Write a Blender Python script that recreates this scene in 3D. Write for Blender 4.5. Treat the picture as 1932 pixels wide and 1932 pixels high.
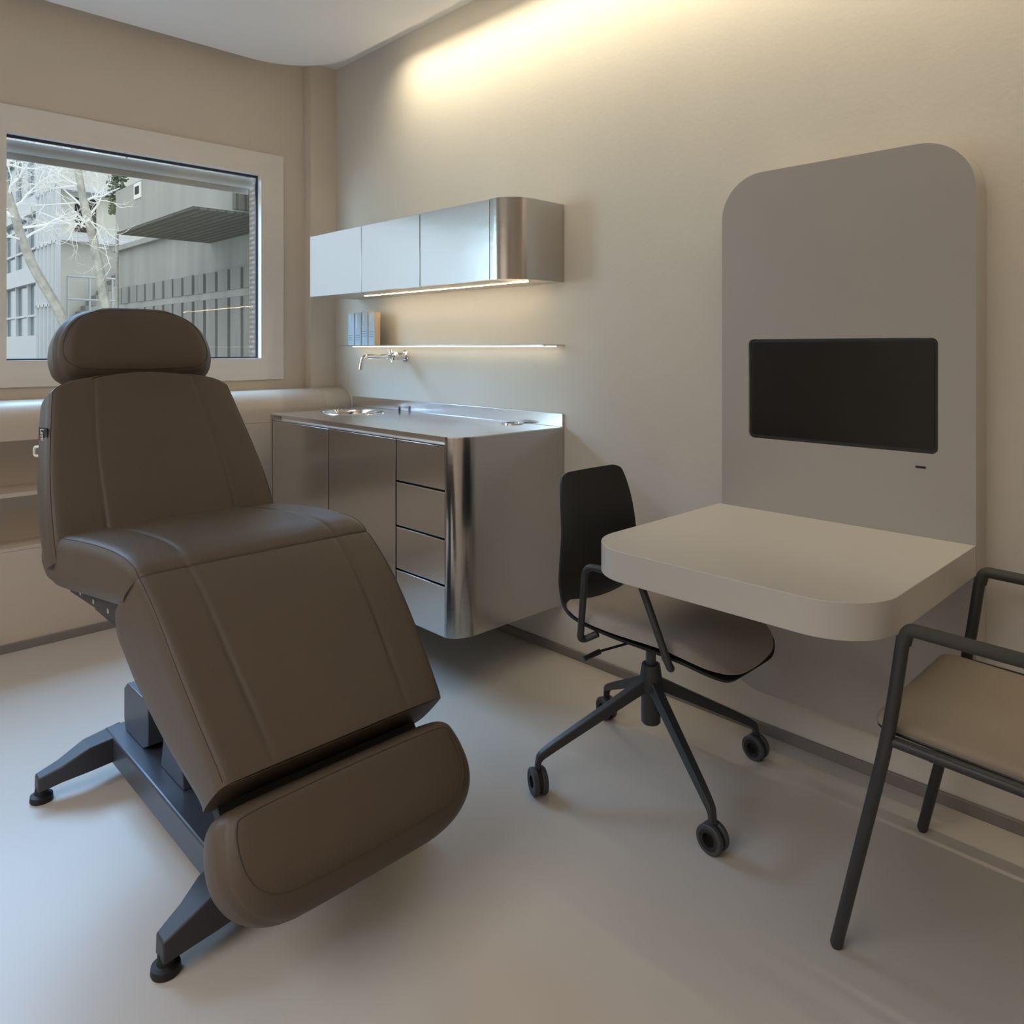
import bpy, bmesh, math, random
from mathutils import Vector, Matrix
PI = math.pi
SC = bpy.context.scene
for o in list(bpy.data.objects):
    bpy.data.objects.remove(o)

# ------------------------------------------------------------------ camera
cam_d = bpy.data.cameras.new('camera')
cam = bpy.data.objects.new('camera', cam_d)
SC.collection.objects.link(cam)
cam.location = (3.787, -2.225, 1.22)
cam.rotation_euler = (PI/2, 0, math.atan2(1371, 1410) and math.atan2(0.71695, 0.69712))
cam_d.sensor_width = 36; cam_d.lens = 36*1410/1932
cam_d.shift_y = (656-966)/1932
cam_d.clip_start = 0.05; cam_d.clip_end = 300
SC.camera = cam
# ------------------------------------------------------------------ world, daylight, exposure
SKY = 0.81
WARM = (1.0, 0.85, 0.60); LEDC = (1.0, 0.74, 0.42)
w = bpy.data.worlds.new('world'); SC.world = w; w.use_nodes = True
bg = w.node_tree.nodes['Background']
bg.inputs[0].default_value = (0.86, 0.93, 1.0, 1); bg.inputs[1].default_value = SKY
def area(name, loc, target, size, energy, color, spread=PI):
    l = bpy.data.lights.new(name, 'AREA'); l.shape = 'RECTANGLE'
    l.size, l.size_y = size; l.energy = energy; l.color = color; l.spread = spread
    o = bpy.data.objects.new(name, l); SC.collection.objects.link(o)
    o.location = loc
    o.rotation_euler = (Vector(target)-Vector(loc)).to_track_quat('-Z', 'Y').to_euler()
    return o
area('daylight_sky', (-2.4, -2.1, 4.35), (0.4, -2.0, 1.0), (3.8, 2.6), 375, (0.32, 0.60, 1.0))
area('daylight_street', (-2.3, -6.2, 2.0), (0.0, -4.5, 1.8), (2.0, 2.4), 88, (0.55, 0.85, 1.0))
area('cove_lamp', ((0.74+5.5)/2, -0.178, 2.704), ((0.74+5.5)/2, -0.178+0.42, 1.704), (4.76, 0.008), 8.2, WARM, 2.1)
area('room_fill', (2.7, -4.1, 2.66), (2.7, -4.1, 0), (2.6, 1.6), 31, (1.0, 0.97, 0.97), 2.5)  # fill light added out of view to lift the ambient level
SC.view_settings.view_transform = 'Standard'; SC.view_settings.look = 'None'
SC.view_settings.exposure = 1.0; SC.view_settings.gamma = 1.0
SC.view_settings.use_curve_mapping = False

# ------------------------------------------------------------------ materials
def srgb(c):
    f = lambda v: v/12.92 if v <= 0.04045 else ((v+0.055)/1.055)**2.4
    return tuple(f(v/255.) for v in c)+(1,)
def mat(name, col, rough=0.5, metal=0.0, bump=0.0, bscale=80, noise=0.0, nscale=4, stretch=None, spec=0.5, coat=0.0, emit=None, alpha=None, trans=0.0):
    m = bpy.data.materials.new(name); m.use_nodes = True
    nt = m.node_tree; b = nt.nodes['Principled BSDF']
    c = srgb(col) if max(col) > 1.5 else tuple(col)+(1,)
    b.inputs['Base Color'].default_value = c
    b.inputs['Roughness'].default_value = rough
    b.inputs['Metallic'].default_value = metal
    b.inputs['Specular IOR Level'].default_value = spec
    b.inputs['Coat Weight'].default_value = coat
    b.inputs['Transmission Weight'].default_value = trans
    tc = nt.nodes.new('ShaderNodeTexCoord'); mp = nt.nodes.new('ShaderNodeMapping')
    nt.links.new(tc.outputs['Object'], mp.inputs[0])
    if stretch: mp.inputs['Scale'].default_value = stretch
    if noise > 0:
        n = nt.nodes.new('ShaderNodeTexNoise'); n.inputs['Scale'].default_value = nscale; n.inputs['Detail'].default_value = 5
        r = nt.nodes.new('ShaderNodeMixRGB'); r.blend_type = 'MULTIPLY'; r.inputs[0].default_value = 1
        cr = nt.nodes.new('ShaderNodeValToRGB')
        cr.color_ramp.elements[0].color = (1-noise,)*3+(1,); cr.color_ramp.elements[1].color = (1+noise*0.4,)*3+(1,)
        cr.color_ramp.elements[0].position = 0.3; cr.color_ramp.elements[1].position = 0.7
        nt.links.new(mp.outputs[0], n.inputs['Vector']); nt.links.new(n.outputs['Fac'], cr.inputs[0])
        r.inputs[1].default_value = c; nt.links.new(cr.outputs[0], r.inputs[2])
        nt.links.new(r.outputs[0], b.inputs['Base Color'])
    if bump > 0:
        n = nt.nodes.new('ShaderNodeTexNoise'); n.inputs['Scale'].default_value = bscale; n.inputs['Detail'].default_value = 4
        bp = nt.nodes.new('ShaderNodeBump'); bp.inputs['Strength'].default_value = bump; bp.inputs['Distance'].default_value = 0.01
        nt.links.new(mp.outputs[0], n.inputs['Vector']); nt.links.new(n.outputs['Fac'], bp.inputs['Height'])
        nt.links.new(bp.outputs[0], b.inputs['Normal'])
    if emit:
        b.inputs['Emission Color'].default_value = tuple(emit[0])+(1,); b.inputs['Emission Strength'].default_value = emit[1]
    return m
M = {}
M['wall'] = mat('plaster', (216, 211, 201), 0.85, bump=0.06, bscale=60, noise=0.03, nscale=3)
M['wallA'] = mat('plaster_warm', (222, 210, 195), 0.85, bump=0.06, bscale=60, noise=0.03, nscale=3)
M['ceil'] = mat('ceiling_paint', (236, 234, 232), 0.8, bump=0.02, bscale=90)
M['floor'] = mat('resin_floor', (194, 187, 178), 0.40, noise=0.03, nscale=2, spec=0.45, bump=0.01, bscale=20)
M['base'] = mat('baseboard_grey', (128, 122, 118), 0.45)
M['gap'] = mat('dark_gap', (60, 52, 46), 0.7)
M['frame'] = mat('window_frame_paint', (240, 233, 226), 0.5, noise=0.02, nscale=3, stretch=(1, 1, 12))
M['gasket'] = mat('gasket', (38, 44, 66), 0.4)
M['blind'] = mat('blind_fabric', (170, 164, 156), 0.7)
M['ledge'] = mat('ledge_laminate', (206, 192, 176), 0.38, noise=0.02, nscale=3)
M['steel'] = mat('brushed_steel', (0.56, 0.55, 0.54), 0.20, metal=1.0, bump=0.035, bscale=14, stretch=(1, 1, 2.5))
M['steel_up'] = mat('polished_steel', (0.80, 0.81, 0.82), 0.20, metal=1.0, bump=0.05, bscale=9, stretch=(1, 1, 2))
M['steel_top'] = mat('worktop_steel', (0.80, 0.80, 0.80), 0.17, metal=1.0, bump=0.01, bscale=20, stretch=(2, 8, 1))
M['chrome'] = mat('chrome', (0.8, 0.8, 0.8), 0.07, metal=1.0)
M['dark'] = mat('dark_recess', (24, 25, 30), 0.5)
M['panel'] = mat('panel_laminate', (176, 171, 166), 0.42)
M['desk'] = mat('desk_laminate', (190, 186, 180), 0.36)
M['screen'] = mat('screen_glass', (14, 14, 14), 0.22, spec=0.35)
M['leather'] = mat('taupe_leatherette', (84, 72, 60), 0.5, bump=0.05, bscale=240, noise=0.02, nscale=8, spec=0.45)
M['thread'] = mat('thread', (72, 60, 49), 0.7)
M['metalgrey'] = mat('graphite_metal', (66, 70, 80), 0.38, metal=0.2, spec=0.6)
M['metaldark'] = mat('dark_painted_metal', (50, 50, 54), 0.5)
M['rubber'] = mat('rubber', (22, 22, 24), 0.6)
M['tyre'] = mat('grey_tyre', (62, 64, 68), 0.55)
M['blackpl'] = mat('black_plastic', (30, 30, 31), 0.42)
M['tube'] = mat('powder_coated_tube', (48, 49, 51), 0.45)
M['armpad'] = mat('arm_sleeve', (58, 57, 54), 0.7)
M['fabric'] = mat('grey_fabric', (158, 150, 142), 0.95, bump=0.25, bscale=420, noise=0.05, nscale=200)
M['fabric2'] = mat('beige_seat_fabric', (146, 134, 120), 0.95, bump=0.15, bscale=420)
M['book'] = mat('box_print', (178, 194, 208), 0.6)
M['boxwarm'] = mat('box_side_warm_lit', (215, 195, 175), 0.6)  # warm strip light put into the colour of the box sides
M['bookdark'] = mat('book_print', (96, 112, 130), 0.6)
M['white'] = mat('white_print', (232, 232, 226), 0.5)
M['tag'] = mat('tag_black', (20, 16, 16), 0.6)
M['red'] = mat('tag_red', (120, 24, 34), 0.6)
M['cove'] = mat('cove_led', (250, 240, 220), 0.5, emit=(WARM, 2))
M['led'] = mat('under_cabinet_led', (250, 240, 220), 0.5, emit=(LEDC, 22))
M['led2'] = mat('shelf_led', (250, 240, 220), 0.5, emit=((1.0, 0.84, 0.58), 2.6))
M['concrete'] = mat('cast_concrete', (168, 168, 162), 0.9, bump=0.1, bscale=5, noise=0.16, nscale=1.6, stretch=(1.5, 1.5, 0.18))
M['concrete2'] = mat('ribbed_concrete', (150, 150, 145), 0.9, noise=0.12, nscale=2.2, stretch=(2, 2, 0.4))
M['slot'] = mat('facade_slot', (44, 44, 42), 0.9)
M['soffit'] = mat('soffit_boards', (118, 118, 112), 0.9)
M['glassb'] = mat('facade_glass', (98, 118, 126), 0.15, spec=0.8, noise=0.25, nscale=0.6)
M['bandw'] = mat('facade_band', (208, 212, 216), 0.7)
M['beige'] = mat('stair_building_render', (206, 204, 194), 0.9, noise=0.08, nscale=0.7)
M['bark'] = mat('pale_bark', (188, 184, 172), 0.9, noise=0.35, nscale=9)
M['twig'] = mat('pale_twig', (246, 245, 240), 0.9)
M['brick'] = mat('pier_brick', (176, 168, 160), 0.9, noise=0.1, nscale=5)
M['ground'] = mat('paving', (150, 148, 142), 0.9, noise=0.1, nscale=1)
M['leaf'] = mat('ivy_leaf', (90, 104, 74), 0.8)
def glass_mat():
    m = bpy.data.materials.new('window_glass'); m.use_nodes = True
    nt = m.node_tree; nt.nodes.clear()
    out = nt.nodes.new('ShaderNodeOutputMaterial'); mix = nt.nodes.new('ShaderNodeMixShader')
    t = nt.nodes.new('ShaderNodeBsdfTransparent'); g = nt.nodes.new('ShaderNodeBsdfGlossy')
    t.inputs[0].default_value = (0.97, 0.985, 0.98, 1); g.inputs['Roughness'].default_value = 0.0
    fr = nt.nodes.new('ShaderNodeFresnel'); fr.inputs[0].default_value = 1.5
    ge = nt.nodes.new('ShaderNodeNewGeometry'); m1 = nt.nodes.new('ShaderNodeMath'); m1.operation = 'SUBTRACT'; m1.inputs[0].default_value = 1.0
    m2 = nt.nodes.new('ShaderNodeMath'); m2.operation = 'MULTIPLY'      # outer faces reflect, inner faces let the ray out
    nt.links.new(ge.outputs['Backfacing'], m1.inputs[1]); nt.links.new(m1.outputs[0], m2.inputs[0]); nt.links.new(fr.outputs[0], m2.inputs[1])
    nt.links.new(m2.outputs[0], mix.inputs[0]); nt.links.new(t.outputs[0], mix.inputs[1]); nt.links.new(g.outputs[0], mix.inputs[2])
    nt.links.new(mix.outputs[0], out.inputs[0]); return m
M['glass'] = glass_mat()
# soffit board lines
def boards(m, scale, axis_scale, dark):
    nt = m.node_tree; b = nt.nodes['Principled BSDF']
    tc = nt.nodes.new('ShaderNodeTexCoord'); br = nt.nodes.new('ShaderNodeTexBrick')
    c = b.inputs['Base Color'].default_value[:]
    br.inputs['Color1'].default_value = c; br.inputs['Color2'].default_value = tuple(x*0.82 for x in c[:3])+(1,)
    br.inputs['Mortar'].default_value = tuple(x*dark for x in c[:3])+(1,)
    br.inputs['Scale'].default_value = scale; br.inputs['Brick Width'].default_value = axis_scale[0]; br.inputs['Row Height'].default_value = axis_scale[1]
    br.inputs['Mortar Size'].default_value = 0.02
    mp = nt.nodes.new('ShaderNodeMapping'); nt.links.new(tc.outputs['Object'], mp.inputs[0]); nt.links.new(mp.outputs[0], br.inputs['Vector'])
    nt.links.new(br.outputs['Color'], b.inputs['Base Color']); return mp
boards(M['soffit'], 1.0, (1.2, 0.14), 0.5)
mpb = boards(M['brick'], 1.0, (0.22, 0.075), 0.55); mpb.inputs['Rotation'].default_value = (PI/2, 0, 0)

# ------------------------------------------------------------------ mesh helpers
COL = SC.collection
def link(name, bm, m, parent=None, smooth=True, bevel=0, angle=35):
    bmesh.ops.recalc_face_normals(bm, faces=bm.faces)
    me = bpy.data.meshes.new(name); bm.to_mesh(me); bm.free()
    mats = m if isinstance(m, (list, tuple)) else [m]
    for x in mats: me.materials.append(M[x] if isinstance(x, str) else x)
    if smooth:
        for p in me.polygons: p.use_smooth = True
        try: me.set_sharp_from_angle(angle=math.radians(angle))
        except Exception: pass
    o = bpy.data.objects.new(name, me); COL.objects.link(o)
    if bevel:
        md = o.modifiers.new('bevel', 'BEVEL'); md.width = bevel; md.segments = 3; md.limit_method = 'ANGLE'
        md.harden_normals = False
    if parent: 
        o.parent = parent
        o.matrix_parent_inverse = parent_matrix(parent).inverted()
    return o
def parent_matrix(p):
    m = p.matrix_basis.copy()
    while p.parent:
        m = p.parent.matrix_basis @ p.matrix_parent_inverse @ m if False else m
        break
    return m if p.type == 'EMPTY' else Matrix.Identity(4)
def thing(name, label, cat, loc=(0, 0, 0), group=None):
    o = bpy.data.objects.new(name, None); COL.objects.link(o); o.location = loc
    o.empty_display_size = 0.1
    o['label'] = label; o['category'] = cat
    if group: o['group'] = group
    return o
def tag(o, label, cat, group=None, kind=None):
    o['label'] = label; o['category'] = cat
    if group: o['group'] = group
    if kind: o['kind'] = kind
    return o
def struct(o): o['kind'] = 'structure'; return o
def box(bm, a, b):
    x0, y0, z0 = a; x1, y1, z1 = b
    v = [bm.verts.new(p) for p in ((x0,y0,z0),(x1,y0,z0),(x1,y1,z0),(x0,y1,z0),(x0,y0,z1),(x1,y0,z1),(x1,y1,z1),(x0,y1,z1))]
    for f in ((0,3,2,1),(4,5,6,7),(0,1,5,4),(1,2,6,5),(2,3,7,6),(3,0,4,7)): bm.faces.new([v[i] for i in f])
def B(*boxes):
    bm = bmesh.new()
    for a, b in boxes: box(bm, a, b)
    return bm
def prism(pts, lo, hi, axis='z', bm=None):
    """extrude a 2D polygon; axis z: pts=(x,y); axis y: pts=(x,z); axis x: pts=(y,z)"""
    bm = bm or bmesh.new()
    def P(p, h):
        return {'z': (p[0], p[1], h), 'y': (p[0], h, p[1]), 'x': (h, p[0], p[1])}[axis]
    a = [bm.verts.new(P(p, lo)) for p in pts]; b = [bm.verts.new(P(p, hi)) for p in pts]
    bm.faces.new(a); bm.faces.new(b[::-1])
    n = len(pts)
    for i in range(n): bm.faces.new((a[i], a[(i+1) % n], b[(i+1) % n], b[i]))
    return bm
def rrect(x0, y0, x1, y1, r, n=8):
    """rounded rectangle outline; r = one radius or (bl, br, tr, tl)"""
    if not isinstance(r, (list, tuple)): r = (r,)*4
    out = []
    for (cx, cy, rr, a0) in ((x0+r[0], y0+r[0], r[0], PI), (x1-r[1], y0+r[1], r[1], 1.5*PI), (x1-r[2], y1-r[2], r[2], 0), (x0+r[3], y1-r[3], r[3], PI/2)):
        if rr < 1e-6: out.append((cx, cy)); continue
        for i in range(n+1):
            a = a0+i/n*PI/2; out.append((cx+rr*math.cos(a), cy+rr*math.sin(a)))
    return out
def smooth_path(P, n=8, closed=False):
    P = [Vector(p) for p in P]; out = []
    N = len(P); rng = range(N if closed else N-1)
    for i in rng:
        g = (lambda k: P[k % N]) if closed else (lambda k: P[min(max(k, 0), N-1)])
        p0, p1, p2, p3 = g(i-1), g(i), g(i+1), g(i+2)
        for j in range(n):
            t = j/n
            out.append(0.5*((2*p1)+(p2-p0)*t+(2*p0-5*p1+4*p2-p3)*t*t+(3*p1-p0-3*p2+p3)*t*t*t))
    if not closed: out.append(P[-1])
    return out
def fillet(P, r, n=6):
    P = [Vector(p) for p in P]; out = [P[0]]
    for i in range(1, len(P)-1):
        rr = r[i-1] if isinstance(r, (list, tuple)) else r
        a = (P[i-1]-P[i]); b = (P[i+1]-P[i]); l = min(rr, a.length*0.48, b.length*0.48)
        p = P[i]+a.normalized()*l; q = P[i]+b.normalized()*l
        for j in range(n+1):
            t = j/n; out.append((1-t)**2*p+2*t*(1-t)*P[i]+t*t*q)
    out.append(P[-1]); return out
def tube(path, r, bm=None, seg=12, closed=False, flat=None):
    """tube through 3D points; r number or list; flat=(a,b) scales the two section axes"""
    bm = bm or bmesh.new(); P = [Vector(p) for p in path]; n = len(P)
    R = r if isinstance(r, (list, tuple)) else [r]*n
    up = None; rings = []
    for i in range(n):
        if closed: t = (P[(i+1) % n]-P[i-1]).normalized()
        else: t = (P[min(i+1, n-1)]-P[max(i-1, 0)]).normalized()
        if up is None:
            up = Vector((0, 0, 1)) if abs(t.z) < 0.9 else Vector((1, 0, 0))
        s = t.cross(up).normalized(); up = s.cross(t).normalized()
        fa, fb = flat or (1, 1)
        rings.append([bm.verts.new(P[i]+(s*math.cos(2*PI*k/seg)*fa+up*math.sin(2*PI*k/seg)*fb)*R[i]) for k in range(seg)])
    for i in range(n if closed else n-1):
        A, C = rings[i], rings[(i+1) % n]
        for k in range(seg): bm.faces.new((A[k], A[(k+1) % seg], C[(k+1) % seg], C[k]))
    if not closed: bm.faces.new(rings[0][::-1]); bm.faces.new(rings[-1])
    return bm
def lathe(prof, origin, axis=(0, 0, 1), seg=32, bm=None, closed=False):
    """revolve (r, h) points about an axis through origin"""
    bm = bm or bmesh.new(); ax = Vector(axis).normalized(); o = Vector(origin)
    u = ax.orthogonal().normalized(); v = ax.cross(u); rings = []
    for r, h in prof:
        if r < 1e-6: rings.append([bm.verts.new(o+ax*h)])
        else: rings.append([bm.verts.new(o+ax*h+(u*math.cos(2*PI*k/seg)+v*math.sin(2*PI*k/seg))*r) for k in range(seg)])
    m = len(rings)
    for i in range(m if closed else m-1):
        A, C = rings[i], rings[(i+1) % m]
        if len(A) == 1 and len(C) == 1: continue
        for k in range(seg):
            k2 = (k+1) % seg
            if len(A) == 1: bm.faces.new((A[0], C[k2], C[k]))
            elif len(C) == 1: bm.faces.new((A[k], A[k2], C[0]))
            else: bm.faces.new((A[k], A[k2], C[k2], C[k]))
    if not closed:
        if len(rings[0]) > 1: bm.faces.new(rings[0][::-1])
        if len(rings[-1]) > 1: bm.faces.new(rings[-1])
    return bm
def loft_boxes(secs, bm=None):
    """secs: list of 4-corner (or n-corner) rings"""
    bm = bm or bmesh.new(); R = [[bm.verts.new(p) for p in s] for s in secs]; n = len(R[0])
    for a, b in zip(R, R[1:]):
        for k in range(n): bm.faces.new((a[k], a[(k+1) % n], b[(k+1) % n], b[k]))
    bm.faces.new(R[0][::-1]); bm.faces.new(R[-1]); return bm

# ================================================================== STRUCTURE
XR, YN, ZC = 5.6, -5.2, 2.785
struct(link('floor', B(((-0.02, YN, -0.1), (XR, 0.05, 0))), 'floor', smooth=False))
struct(link('wall_right', B(((-0.3, 0, 0), (XR, 0.2, 3.0))), 'wall', smooth=False))
struct(link('wall_back', B(((XR, YN, 0), (XR+0.1, 0, 3.0))), 'wallA', smooth=False))
struct(link('wall_near', B(((-0.3, YN-0.1, 0), (XR, YN, 3.0))), 'wallA', smooth=False))
# window wall with one opening
WY0, WY1, WZ0, WZ1 = -3.42, -0.285, 1.05, 2.257
struct(link('wall_left', B(((-0.2, YN, -0.1), (0, WY0, 3.0)), ((-0.2, WY1, -0.1), (0, 0, 3.0)), ((-0.2, WY0, -0.1), (0, WY1, WZ0)), ((-0.2, WY0, WZ1), (0, WY1, 3.0))), 'wallA', smooth=False))
struct(link('wall_corner', B(((0, -0.155, 0), (0.076, 0, 2.785))), 'wallA', smooth=False))
struct(link('ceiling', B(((-0.3, YN, ZC), (XR, 0.2, ZC+0.1))), 'ceil', smooth=False))
# lowered ceiling slab with a rounded corner
dr = prism(rrect(0.165, YN+0.005, XR-0.005, -0.185, (0, 0, 0, 0.36), n=20), 2.68, 2.735, 'z')
struct(link('trim_1', dr, 'ceil', angle=30))
struct(link('baseboard_right', B(((0.236, -0.012, 0), (XR-.005, -0.001, 0.033))), 'base', bevel=0.002))
struct(link('baseboard_left', B(((0.234, -4.0, 0), (0.246, -0.014, 0.034))), 'base', bevel=0.002))
# window: white board surround, gasket, glazing
win = struct(bpy.data.objects.new('window_1', None)); COL.objects.link(win); win.location = (0, -1.5, 1.05)
G = [(-1.551, -0.412), (-3.30, -1.60)]; GZ0, GZ1 = 1.165, 2.139
f0, f1 = -0.05, 0.012
fr = B(((f0, WY0, WZ0), (f1, WY1, GZ0)), ((f0, WY0, GZ1), (f1, WY1, WZ1)), ((f0, G[0][1], GZ0), (f1, WY1, GZ1)),
       ((f0, G[1][1], GZ0), (f1, G[0][0], GZ1)), ((f0, WY0, GZ0), (f1, G[1][0], GZ1)))
link('window_frame', fr, 'frame', win, smooth=False)
for (a, b) in G:
    t = 0.007; x0, x1 = -0.044, -0.030
    link('gasket', B(((x0, a, GZ0), (x1, b, GZ0+t)), ((x0, a, GZ1-0.011), (x1, b, GZ1)), ((x0, a, GZ0+t), (x1, a+0.003, GZ1-0.011)), ((x0, b-0.009, GZ0+t), (x1, b, GZ1-0.011))), 'gasket', win, smooth=False)
    link('window_glass', B(((-0.040, a+0.003, GZ0+t), (-0.036, b-0.009, GZ1-0.011))), 'glass', win, smooth=False)
    # outer reveal boards
    link('outer_sill', B(((-0.22, a, GZ0-0.03), (-0.051, b, GZ0-0.001)), ), 'frame', win, smooth=False)
for k, (a, b) in enumerate(G):
    bl = thing('roller_blind', ['rolled-up pale blind across the top of the window with the tree view',
                                'rolled-up pale blind over the window part left of the photo edge'][k], 'blind', (-0.1, (a+b)/2, 2.10))
    link('blind_roll', lathe([(0, 0), (0.028, 0), (0.028, b-a-0.012), (0, b-a-0.012)], (-0.105, a+0.006, 2.108), (0, 1, 0), 24), 'blind', bl)
    link('bottom_bar', B(((-0.13, a+0.008, 2.052), (-0.118, b-0.01, 2.10))), 'blind', bl, bevel=0.002)

# ================================================================== LEDGE UNIT UNDER WINDOW
lu = thing('ledge_unit', 'beige built-in ledge with rounded front and open shelves under the window', 'shelf unit', (0.12, -2.0, 0.05))
R_ = 0.105
arc = [(0.234-R_+R_*math.cos(a), 1.0-R_+R_*math.sin(a)) for a in [PI/2*i/16 for i in range(17)]]
prof = [(0.002, 0.845), (0.234, 0.845)]+arc+[(0.002, 1.0)]
YL = -4.4
# the pilaster is notched out of the top, so the ledge runs in two lengths
link('ledge_top', prism(prof, YL, -0.158, 'y'), 'ledge', lu, angle=40)
prof2 = [(0.078, 0.845), (0.234, 0.845)]+arc+[(0.078, 1.0)]
link('ledge_end', prism(prof2, -0.157, -0.002, 'y'), 'ledge', lu, angle=40)
link('back_panel', B(((0.002, YL, 0.36), (0.02, -0.85, 0.844))), 'ledge', lu, smooth=False)
link('shelf', B(((0.021, YL, 0.618), (0.234, -0.85, 0.635))), 'ledge', lu, bevel=0.001)
link('lower_panel', B(((0.002, YL, 0.0), (0.233, -0.85, 0.400))), 'ledge', lu, bevel=0.001)
link('side_panel', B(((0.079, -0.849, 0.0), (0.233, -0.002, 0.844))), 'ledge', lu, smooth=False)
link('shelf_lip', B(((0.15, YL, 0.401), (0.233, -0.85, 0.415))), 'ledge', lu, bevel=0.001)

# ================================================================== LOWER STEEL CABINET
XL_, XRt, YF, YB, ZB, ZT = 0.262, 1.797, -0.560, -0.003, 0.20, 0.905
XD0 = 0.415
def front_plan(y_front, r=0.095, inset=0.0):
    o = rrect(XD0+inset, y_front, XRt-inset, YB, (0, r, 0, 0), n=14)
    return o
cab = thing('sink_cabinet', 'wall-hung brushed steel cabinet with doors, drawers and rounded corner', 'cabinet', (1.1, -0.28, 0.2))
# carcass: full body behind fronts, plus the curved corner shell
bpl = prism([(XD0, -0.535), (1.735, -0.535), (1.735, -0.012), (XD0, -0.012)], ZB+0.003, 0.873, 'z')
link('carcass', bpl, 'dark', cab, smooth=False)
cr = 0.062
outer = [(1.742, YF)]+[(XRt-cr+cr*math.cos(a), YF+0.095+0.095*math.sin(a)) for a in [-PI/2+PI/2*i/20 for i in range(21)]]+[(XRt, YB)]
inner = [(1.742, -0.012), (1.742, YF)]
link('curved_side_panel', prism(outer+[(1.742, YB)], ZB, 0.8995, 'z'), 'steel', cab, angle=25)
link('end_panel', B(((XD0, YF, ZB), (0.436, -0.536, 0.8995))), 'steel', cab, smooth=False)
link('underside', B(((XD0, -0.558, ZB-0.002), (1.74, -0.012, ZB))), 'steel', cab, smooth=False)
# pull channel under the worktop
ch = B(((0.437, -0.536, 0.874), (1.7415, -0.532, 0.8995)), ((0.437, -0.556, 0.874), (1.7415, -0.536, 0.877)))
link('pull_channel', ch, 'steel_top', cab, smooth=False)
DX = [0.438, 0.952, 1.444, 1.7405]
for i in (0, 1):
    d = link('door', B(((DX[i]+0.001, YF, ZB+0.001), (DX[i+1]-0.006, -0.537, 0.872))), 'steel', cab, bevel=0.0006)
ZD = [0.200, 0.383, 0.547, 0.717, 0.872]
for i in range(4):
    d = link('drawer', B(((DX[2]+0.001, YF, ZD[i]+0.001), (DX[3]-0.001, -0.537, ZD[i+1]-(0.0065 if i < 3 else 0)))), 'steel', cab, bevel=0.0012)
# bright folded lips on top of three lower drawers
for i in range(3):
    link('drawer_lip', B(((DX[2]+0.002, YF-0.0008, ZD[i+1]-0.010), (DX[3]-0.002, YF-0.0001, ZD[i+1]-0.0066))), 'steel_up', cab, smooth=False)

# worktop (continuous, lies on the cabinet)
wt = thing('steel_worktop', 'shiny steel worktop with upstand and round sink on the wall-hung cabinet', 'worktop', (1.1, -0.28, 0.90))
def top_with_hole():
    sx, sy, rx, ry = 0.617, -0.235, 0.182, 0.138
    outline = [(XD0, YF)]+[(1.742, YF)]+outer[1:-1]+[(XRt, YB), (XL_, YB), (XL_, -0.095), (XD0, -0.115)]
    # dense rectangle around the sink, then ring to ellipse
    bm = bmesh.new()
    N = 48
    el = [(sx+rx*math.cos(2*PI*k/N), sy+ry*math.sin(2*PI*k/N)) for k in range(N)]
    res = {}
    for z, flip in ((0.905, False), (0.900, True)):
        vo = [bm.verts.new((x, y, z)) for x, y in outline]; vi = [bm.verts.new((x, y, z)) for x, y in el]
        eo = [bm.edges.new((vo[i], vo[(i+1) % len(vo)])) for i in range(len(vo))]
        ei = [bm.edges.new((vi[i], vi[(i+1) % N])) for i in range(N)]
        bmesh.ops.triangle_fill(bm, use_beauty=True, use_dissolve=False, edges=eo+ei)
        res[z] = (vo, vi)
    for idx in (0, 1):
        a, b = res[0.905][idx], res[0.900][idx]; n = len(a)
        for i in range(n): bm.faces.new((a[i], a[(i+1) % n], b[(i+1) % n], b[i]))
    return bm, (sx, sy, rx, ry)
bm_, (sx, sy, rx, ry) = top_with_hole()
link('worktop_sheet', bm_, 'steel_top', wt, angle=20)
link('upstand', B(((XL_, -0.011, 0.9052), (XRt, -0.002, 0.957))), 'steel_top', wt, bevel=0.001)
# basin
bm = bmesh.new(); rings = []
for (s, z) in ((1.0, 0.905), (0.985, 0.899), (0.97, 0.88), (0.95, 0.80), (0.90, 0.772), (0.78, 0.762), (0.13, 0.756)):
    rings.append([bm.verts.new((sx+rx*s*math.cos(2*PI*k/48), sy+ry*s*math.sin(2*PI*k/48), z)) for k in range(48)])
for a, b in zip(rings, rings[1:]):
    for k in range(48): bm.faces.new((a[k], a[(k+1) % 48], b[(k+1) % 48], b[k]))
bm.faces.new(rings[-1])
basin = link('basin', bm, 'chrome', wt, angle=60)
# slim raised rim
link('basin_rim', tube([(sx+rx*1.004*math.cos(2*PI*k/48), sy+ry*1.004*math.sin(2*PI*k/48), 0.9055) for k in range(48)], 0.0022, seg=8, closed=True), 'chrome', wt)
dr_ = link('drain', lathe([(0, 0), (0.022, 0), (0.022, 0.003), (0.012, 0.004), (0, 0.004)], (sx, sy, 0.7565), seg=24), 'chrome', basin)
link('plug_knob', lathe([(0.0055, 0), (0.0055, 0.020), (0.0045, 0.022), (0, 0.022)], (0.742, -0.042, 0.905), seg=16), 'metalgrey', wt)
gr = link('cable_grommet', lathe([(0.037, 0), (0.046, 0), (0.046, 0.004), (0.037, 0.004)], (1.566, -0.060, 0.905), seg=36, closed=True), 'chrome', wt)
link('grommet_lid', B(((1.536, -0.064, 0.906), (1.562, -0.055, 0.909)), ((1.562, -0.075, 0.906), (1.572, -0.058, 0.909)), ((1.572, -0.078, 0.906), (1.590, -0.069, 0.909))), 'dark', gr, smooth=False)
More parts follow.
